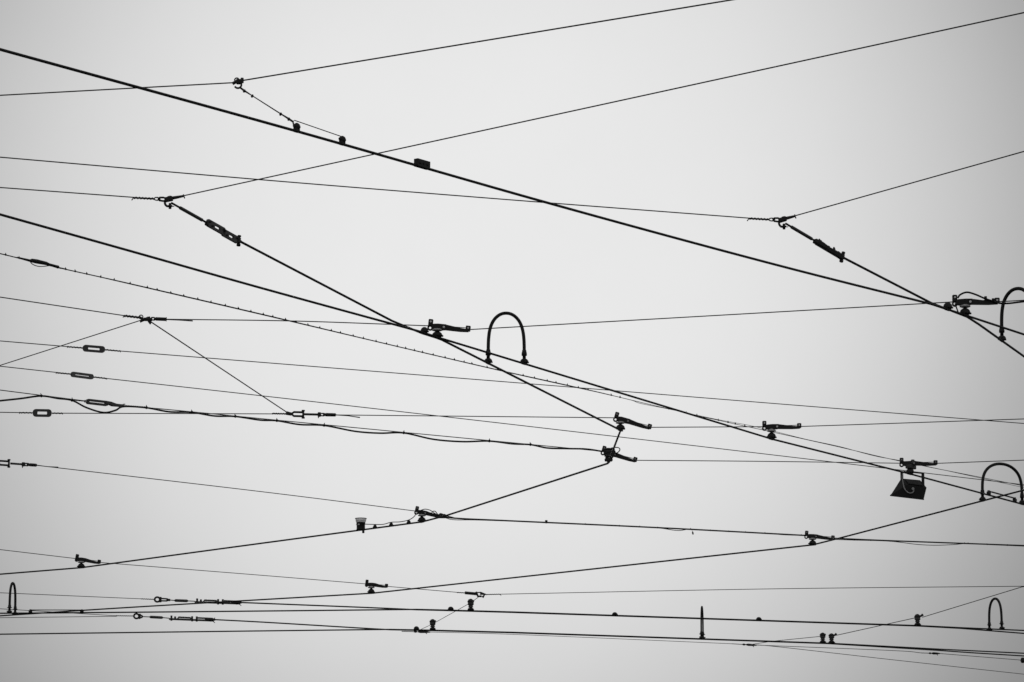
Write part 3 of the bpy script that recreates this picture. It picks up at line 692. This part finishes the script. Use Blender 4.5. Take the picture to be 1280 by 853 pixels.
# ring tensioners that end two contact wires
def tensioner(ring_c, sh, rod, body, endp, label, z, lead):
    t = thing('ring_tensioner', label, 'tensioner', at(*ring_c, z), 'ringed tensioners ending the level wires')
    c = at(*ring_c, z); A = lambda x, y: on_plane(x, y, c, endp); s = mpp(c)
    X = Axis(c, endp)
    mb = MB().tube([c + X.u * 3.3 * s * math.cos(i * math.pi / 10) + X.w * 3.0 * s * math.sin(i * math.pi / 10) for i in range(21)], .0095, 7); mb.build('ring', M['iron'], t)
    mb = MB(); grip(mb, A(*lead), c - X.u * 3.3 * s, .0050); mb.build('wire_grip', M['span'], t)
    a_, b_ = A(*sh[0]), A(*sh[1]); Y = Axis(a_, b_)
    mb = MB()
    for sg in (-1, 1): mb.tube([Y.q(0, sg * 1.5), Y.q(.75, sg * 1.3), Y.q(1, 0)], .008, 6)
    mb.box(Y.q(0), Y.ax, (.010, .012, .026), .3); mb.tube([Y.q(.7), Y.q(1.1)], .012, 8)
    mb.build('shackle', M['iron'], t)
    MB().tube([b_, A(*rod[0])], .005, 6).build('link_rod', M['iron'], t); MB().tube([A(*rod[1]), A(*body[0])], .005, 6).build('link_rod', M['iron'], t)
    Y = Axis(A(*rod[0]), A(*rod[1])); MB().tube([Y.q(0), Y.q(.08), Y.q(.92), Y.q(1)], [.007, .014, .014, .008], 10).build('sleeve', M['tube'], t)
    Y = Axis(A(*body[0]), A(*body[1])); n_ = 3
    mb = MB().tube([Y.q(0, -1), Y.q(.97, -1.2)], .0100, 8).build('lower_bar', M['tube'], t)
    for k, (f0, f1) in enumerate(((.18, .46), (.58, .9))):
        mb = MB().tube([Y.q(f0, -1), Y.q(f0 + .03, 1.7), Y.q(f1, 1.5), Y.q(f1 + .03, -1)], .0090, 7)
        mb.build('upper_bar', M['tube'], t)
    for f0 in (.05, .13, .5, .60, .93):
        mb = MB(); bolt(mb, Y.q(f0, .2), Y.w, .010, .036 + .016 * (f0 % .1 > .04)); mb.build('bolt', M['iron'], t)
    mb = MB().tube([Y.q(.78, -.4), Y.q(.9, 0), endp], [.010, .021, .010], 8); mb.tube([Y.q(.93, -.5), Y.q(1.0, -4)], [.006, .003], 6); mb.tube([Y.q(.95, 0), Y.q(1.0, 2.6)], [.006, .004], 6)
    mb.build('end_clamp', M['clamp'], t)
tensioner((196.6, 749.6), ((200.5, 749.8), (211.5, 750.2)), ((218, 750.8), (235, 751.4)), ((243.5, 751.8), (301.7, 753.6)), W['G2'][0], 'upper ring tensioner low on the left, clustered with clamps', H + .12, (176, 748.8))
tensioner((170.6, 770.4), ((174.5, 770.7), (178, 771)), ((187, 771.4), (203.7, 772.3)), ((211.4, 773), (268.8, 775)), W['I2'][0], 'lower ring tensioner with two open upper bars', H + .12, (144, 769.9))

# cable splice on the long tied cable
t = thing('cable_splice', 'spindle shaped splice near the left end of the long tied cable', 'splice', on_plane(55, 330, *NL))
B_ = lambda x, y: on_plane(x, y, *NL) + V((0, -.012, 0))
MB().tube([B_(22, 322.6), B_(38, 326.6), B_(40, 326.4), B_(46, 327.5), B_(58, 330), B_(62, 331.4), B_(71, 334), B_(73, 334.6)], [.005, .008, .012, .0135, .011, .008, .009, .010], 10).build('sleeve', M['rubber'], t)
MB().tube(catmull([B_(37, 326.5), B_(41, 331), B_(48, 333.6), B_(56, 333.6), B_(65, 332.4)], 6), .0028, 6).build('slack_loop', M['rubber'], t)

# bottom joint where the dropper starts
t = thing('dropper_joint', 'cluster of grips and hooks at the bottom joint above the droppers', 'joint', A_ := at(596, 742, Z))
mb = MB(); A = lambda x, y: at_y(x, y, A_.y)
grip(mb, A(571, 740.8), A(582, 741.4), .005); mb.tube([A(581, 741.2), A(596, 742.6)], .014, 8); mb.build('ferrule', M['clamp'], t)
mb = MB().tube([A(595, 740), A(597.5, 745.6), A(602, 745.6)], .010, 8).tube([A(600, 742.2), A(606, 743.2), A(603, 747)], .012, 8); mb.tube([A(595.6, 741), A(601, 740.6), A(608, 743.6)], .006, 6)
mb.build('hook', M['iron'], t)
mb = MB(); grip(mb, A(608, 743.4), A(625, 743), .005); mb.tube([A(625, 743), A(626.5, 745)], .003, 5); mb.build('wire_grip', M['span'], t)
# small splices
def splice(x0, y0, x1, y1, label, key=None):
    a, b = at(x0, y0, Z), at(x1, y1, Z); X = Axis(a, b)
    mb = MB(); grip(mb, X.q(0), X.q(.45), .0042); mb.tube([X.q(.42), X.q(.48), X.q(.54)], [.006, .012, .006], 8)
    mb.tube([X.q(.56), X.q(.65), X.q(.85), X.q(1)], [.006, .013, .011, .005], 8); mb.tube([X.q(.8), X.q(.88, -2.4)], .004, 5)
    o = mb.build('wire_splice', M['clamp'], None, a); tag(o, label, 'splice', 'small splices in the lowest thin wire')
splice(915, 805, 946, 806.8, 'small splice where thin wires part right of the spike')
splice(1151, 816.4, 1175, 817.2, 'small splice at the bottom right under the twin wires')
splice(502, 789.4, 538, 790.4, 'flat splice under the lowest thick wire left of centre')
p = at(1279, 825.6, Z); o = MB().lathe(p - V((.03, 0, 0)), V((1, 0, 0)), [(.01, 0), (.03, .01), (.032, .03), (.026, .05), (.012, .062)], 10).build('knob', M['clamp'], WO['M4'])

# guide bars beside the crossings
def guide(p0, p1, c0, c1, label, r=.006):
    t = thing('guide_bar', label, 'guide bar', p0, 'guide bars at wire crossings')
    mb = MB().tube([p0, p1], r, 8); mb.build('bar', M['wire'], t)
    for a_, b_ in ((p0, c0), (p1, c1)):
        mb = MB().tube([a_ + UP * .006, b_], .010, 8); mb.box((a_ + b_) / 2, frame(p1 - p0), (.017, .012, .012), .3); mb.build('bracket', M['clamp'], t)
c0, _ = on('B', 1236); c1, _ = on('B', 1268.5)
guide(c0 + UP * .030, c1 + UP * .030, c0, c1, 'short guide bar held over the crossing under the broad loop')
c0, _ = on('G', 38); c1, _ = on('G', 102.3)
guide(c0 + UP * .030, c1 + UP * .026, c0, c1, 'long guide bar at the lower left crossing beside the narrow loop', .0045)

# contactor with the pale cup
p, d = on('D', 451); u, v, w = frame(d); s = mpp(p)
t = thing('contactor', 'small drum shaped contactor with a pale cup on top', 'contactor', p)
MB().lathe(p - w * .002, w, [(5.4 * s, 0), (5.6 * s, .006), (5.3 * s, .012), (5.3 * s, .05), (5.7 * s, .056), (5.7 * s, .064)], 20).build('drum', M['lantern'], t)
cup = MB(); cn = 24; prof_ = [(5.9 * s, 0), (6.3 * s, .004), (6.9 * s, .028), (6.6 * s, .028), (6.0 * s, .006)]
cup.add([p + w * (.064 + h_) + u * r_ * math.cos(2 * math.pi * k_ / cn) + v * r_ * math.sin(2 * math.pi * k_ / cn) for r_, h_ in prof_ for k_ in range(cn)],
        [[i_ * cn + k_, i_ * cn + (k_ + 1) % cn, (i_ + 1) * cn + (k_ + 1) % cn, (i_ + 1) * cn + k_] for i_ in range(4) for k_ in range(cn)], True)
cup.build('cup', M['pale'], t)
mb = MB().tube([p + w * .093 + u * 7.0 * s * math.cos(math.pi * k_ / 12) + v * 7.0 * s * math.sin(math.pi * k_ / 12) for k_ in range(25)], .003, 6); mb.build('rim', M['iron'], t)
for sg in (-.35, .4):
    mb = MB(); bolt(mb, p + u * 5.2 * s * sg - v * 5.1 * s + w * .042, v, .0055, .012); mb.build('bolt', M['zinc'], t)
MB().box(p + u * 4.6 * s - w * .012, (u, v, w), (.008, .008, .016), .3).build('foot', M['clamp'], t)
# wires around the wrapped hanger
def free(name, label, pts, r, m='rubber', g='thin cables wound about the hangers'):
    P = catmull(pts, 8); o = MB().tube(P, r, 7).build(name, M[m], None, P[len(P) // 2]); tag(o, label, 'cable', g)
pl = lambda x, y, k=h[7]: on_plane(x, y, k[1], k[2]) + V((0, -.02, 0))
kn = [on('D', x)[0] + UP * .03 for x in (468.7, 489, 511)]
free('control_cable', 'thin cable strung over three knobs from contactor to the wrapped hanger', [p + UP * .045 + u * 5 * s, kn[0], kn[0].lerp(kn[1], .5) - UP * .008, kn[1], kn[1].lerp(kn[2], .5) - UP * .006, kn[2], kn[2] + UP * .03 + V((.045, 0, 0)), h[7][1] + UP * .0], .0035)
free('control_cable', 'thin cable arching over the arm of the wrapped hanger', [pl(523, 640.5), pl(527, 638.2), pl(532, 637.1), pl(538, 638.6), pl(543, 642), pl(549, 645)], .0036)
free('control_cable', 'tiny tight cable curl at the arm end of the wrapped hanger', [pl(539, 643), pl(541, 640), pl(544, 639.8), pl(546.5, 642.6), pl(549, 645.4), pl(556, 645.2), pl(565, 647), pl(570, 648.6)], .0036)
t_ = h[7][0]; mb = MB().box(on_plane(552.5, 645.4, h[7][1], h[7][2]), frame(h[7][2] - h[7][1]), (.030, .018, .016), .3); mb.build('end_sleeve', M['rubber'], t_)
pl2 = lambda x, y, k=h[2]: on_plane(x, y, k[1], k[2]) + V((0, -.018, 0))
P2 = [pl2(1196.7, 373.5), pl2(1200, 369.2), pl2(1208.3, 366.3), pl2(1218.8, 369), pl2(1230.4, 374), pl2(1240, 377.2), pl2(1249.4, 380), pl2(1262, 380), pl2(1280, 377.8)]
P2.append(P2[-1] + (P2[-1] - P2[-2]) * 8)
free('jumper_cable', 'black cable arching over the arm of the right edge hanger', P2, .0055)
free('jumper_cable', 'short black cable from the hanger post down to the thick wire at right', [pl2(1193.6, 380), pl2(1194.6, 384), on('A', 1197.7)[0] + UP * .004], .0042)
mb = MB(); bolt(mb, pl2(1231.5, 373.6), UP, .008, .02); bolt(mb, pl2(1241, 376), UP, .008, .018); mb.build('cable_lug', M['rubber'], h[2][0])
# coil around the middle hanger
k4 = h[4]; pl4 = lambda x, y, o=0: on_plane(x, y, k4[1], k4[2]) + V((0, -.02 + o, 0))
mb = MB(); O4, _ = on('D', 760.8)
mb.plate([on_plane(x, y, k4[1], k4[2]) for x, y in ((753.8, 562.2), (761, 560.8), (766.5, 561), (769.5, 565), (768, 569.5), (765.4, 573.4), (757.6, 573.2), (754.8, 568))], V((0, 1, 0)), .05)
mb.build('wrapped_body', M['rubber'], k4[0])
for i in range(5):
    yy = 561.8 + i * 2.3; mb = MB().tube(catmull([pl4(754 + i * .7, yy + 1), pl4(760, yy - .3 + .6 * (i % 2), -.012), pl4(768.4 - i * .5, yy + .8)], 6), .0045, 6); mb.build('cable_turn', M['tube'], k4[0])
free('control_cable', 'cable curl sticking out right of the coil wound hanger', [pl4(762, 561.5), pl4(767, 560.2), pl4(772.5, 560.2), pl4(774.8, 562.4), pl4(773.2, 565.4), pl4(769.5, 568)], .0038)

# ------------------------------------------------------------------ lantern hanging under the last hanger
O6, d6 = on('B', 1137.5); Y0 = O6.y
t = thing('signal_lantern', 'black flared lantern box hanging from the wire at right', 'lantern', at_y(1138, 606, Y0))
g = lambda X_, Y_, dy: at_y(1090 + X_ / 6.737, 560 + Y_ / 6.737, Y0 + dy)
bl, br, fr_, fl = g(246, 258, .10), g(405, 272, .10), g(460, 335, .0), g(292, 312, 0)
Bfl, Bfr, Bbr, Bbl = g(155, 402, .0), g(435, 435, .0), g(418, 405, .13), g(190, 372, .13)
mb = MB(); mb.add([bl, br, fr_, fl, Bfl, Bfr, Bbr, Bbl], [[3, 2, 5, 4], [2, 1, 6, 5], [1, 0, 7, 6], [0, 3, 4, 7], [4, 5, 6, 7], [0, 1, 2, 3]]); mb.build('housing', M['lantern'], t)
nn = (br - bl).cross(fl - bl).normalized()
if nn.z < 0: nn = -nn
cT = (bl + br + fr_ + fl) / 4; sh_ = lambda q: cT + (q - cT) * .72 + nn * .004
mb = MB().plate([sh_(bl), sh_(br), sh_(fr_), sh_(fl)], nn, .006); mb.build('top_plate', M['top'], t)
mb = MB().tube([Bfl, Bfr], .0045, 6).tube([Bfr, Bbr], .0045, 6).tube([Bfl, Bbl], .0045, 6); mb.build('lower_rim', M['lantern'], t)
a_, _ = on('B', 1127.6)
for (x0, y0_, x1, y1_, dy) in ((1127.4, 589.6, 1127.2, 601.5, .03), (1153.8, 591.6, 1153.6, 608, .03)):
    mb = MB().box((at_y(x0, y0_, Y0 + dy) + at_y(x1, y1_, Y0 + dy)) / 2, AX, (.0105, .004, (at_y(x0, y0_, Y0 + dy) - at_y(x1, y1_, Y0 + dy)).length / 2), .2); mb.build('bracket', M['iron'], t)
MB().tube([at_y(1127.4, 590, Y0 + .03), at_y(1140, 590.6, Y0 + .03), at_y(1153.8, 592, Y0 + .03)], .0052, 6).build('cross_rod', M['iron'], t)
MB().tube(catmull([g(280, 192, -.01), g(262, 205, -.01), g(254, 250, -.012), g(262, 300, -.015), g(275, 345, -.015), g(300, 374, -.015), g(325, 382, -.015), g(345, 374, -.015), g(352, 356, -.015), g(345, 343, -.012)], 6), .0042, 7).build('cord', M['cord'], t)
MB().lathe(g(345, 345, -.014), V((0, -1, 0)), [(.010, 0), (.010, .006)], 10).build('cord_gland', M['cord'], t)
k = h[6]; mb = MB().lathe(on_plane(1141, 578.6, k[1], k[2]) - UP * .012, UP, [(.02, 0), (.022, .01), (.014, .026), (.012, .034)], 10); mb.box(O6 + UP * .052 + frame(d6)[0] * .015, frame(d6), (.042, .024, .014), .25); mb.build('support_block', M['tube'], k[0])

# ------------------------------------------------------------------ street far below (gives the bounce light)
mb = MB(); G_ = 400
mb.add([V((-G_, -G_, 0)), V((G_, -G_, 0)), V((G_, G_, 0)), V((-G_, G_, 0))], [[0, 1, 2, 3]])
o = mb.build('road', M['asphalt']); o['kind'] = 'structure'

# ------------------------------------------------------------------ overcast sky and veiled sun
def direction(x, y): return ray(x, y).normalized()
BR = direction(592, 305)
wd = bpy.data.worlds.new("World"); S.world = wd; wd.use_nodes = True
nt = wd.node_tree; nt.nodes.clear()
N = nt.nodes.new
out = N('ShaderNodeOutputWorld'); bg = N('ShaderNodeBackground'); nt.links.new(bg.outputs[0], out.inputs[0])
bg.inputs['Strength'].default_value = .1
tc = N('ShaderNodeTexCoord')
def math_(op, a, b=None):
    n = N('ShaderNodeMath'); n.operation = op
    for i, q in enumerate((a, b)):
        if q is None: continue
        if isinstance(q, (int, float)): n.inputs[i].default_value = q
        else: nt.links.new(q, n.inputs[i])
    return n.outputs[0]
def dot_(vec):
    n = N('ShaderNodeVectorMath'); n.operation = 'DOT_PRODUCT'; nt.links.new(tc.outputs['Generated'], n.inputs[0]); n.inputs[1].default_value = vec; return n.outputs['Value']
side = BR.cross(UP).normalized(); upb = side.cross(BR).normalized()
sx = dot_(tuple(side)); sy = dot_(tuple(upb)); fz = dot_(tuple(BR))
SX, SY, POW = .158, .166, 1.75  # falloff puts lens vignetting into the sky around the bright patch
qx = math_('POWER', math_('ABSOLUTE', math_('MULTIPLY', sx, 1 / SX)), 2.0)
qy = math_('POWER', math_('ABSOLUTE', math_('MULTIPLY', sy, 1 / SY)), 2.0)
q = math_('POWER', math_('ADD', qx, qy), POW)
q = math_('ADD', q, math_('MULTIPLY', math_('LESS_THAN', fz, 0.0), 8.0))
gl = math_('EXPONENT', math_('MULTIPLY', q, -1.0))
# soft cloud structure
no = N('ShaderNodeTexNoise'); no.inputs['Scale'].default_value = 14.0; no.inputs['Detail'].default_value = 7; no.inputs['Roughness'].default_value = .62
nt.links.new(tc.outputs['Generated'], no.inputs['Vector'])
cl = math_('ADD', math_('MULTIPLY', math_('SUBTRACT', no.outputs['Fac'], .5), .07), 1.0)
SKY_BASE, SKY_PEAK = 1.0, 6.9
far = N('ShaderNodeMapRange'); far.interpolation_type = 'SMOOTHSTEP'; nt.links.new(fz, far.inputs['Value'])
far.inputs['From Min'].default_value = .96; far.inputs['From Max'].default_value = .3; far.inputs['To Min'].default_value = 0; far.inputs['To Max'].default_value = 2.8
base = math_('ADD', math_('ADD', math_('MULTIPLY', gl, SKY_PEAK), SKY_BASE), far.outputs['Result'])
oc = math_('MULTIPLY', base, cl)
sky = N('ShaderNodeTexSky'); sky.sky_type = 'NISHITA'; sky.sun_disc = False
sun_el = math.asin(BR.z); sun_az = math.atan2(BR.x, BR.y)
sky.sun_elevation = sun_el; sky.sun_rotation = sun_az
bw = N('ShaderNodeRGBToBW'); nt.links.new(sky.outputs[0], bw.inputs[0])
tot = math_('ADD', math_('MULTIPLY', oc, 1.0), math_('MULTIPLY', math_('MINIMUM', bw.outputs[0], 8.0), .03))
comb = N('ShaderNodeCombineColor')
for i in range(3): nt.links.new(tot, comb.inputs[i])
nt.links.new(comb.outputs[0], bg.inputs['Color'])
sl = bpy.data.lights.new('sun', 'SUN'); sl.energy = .6; sl.angle = math.radians(20); sl.color = (1, 1, 1)
so = bpy.data.objects.new('sun', sl); C.objects.link(so); so.rotation_euler = (-BR).to_track_quat('-Z', 'Y').to_euler()

S.view_settings.view_transform = 'Standard'; S.view_settings.look = 'None'; S.view_settings.gamma = 1; S.view_settings.exposure = 0
S.view_settings.use_curve_mapping = False
S.render.resolution_x = 1024; S.render.resolution_y = 682
S.cycles.max_bounces = 4
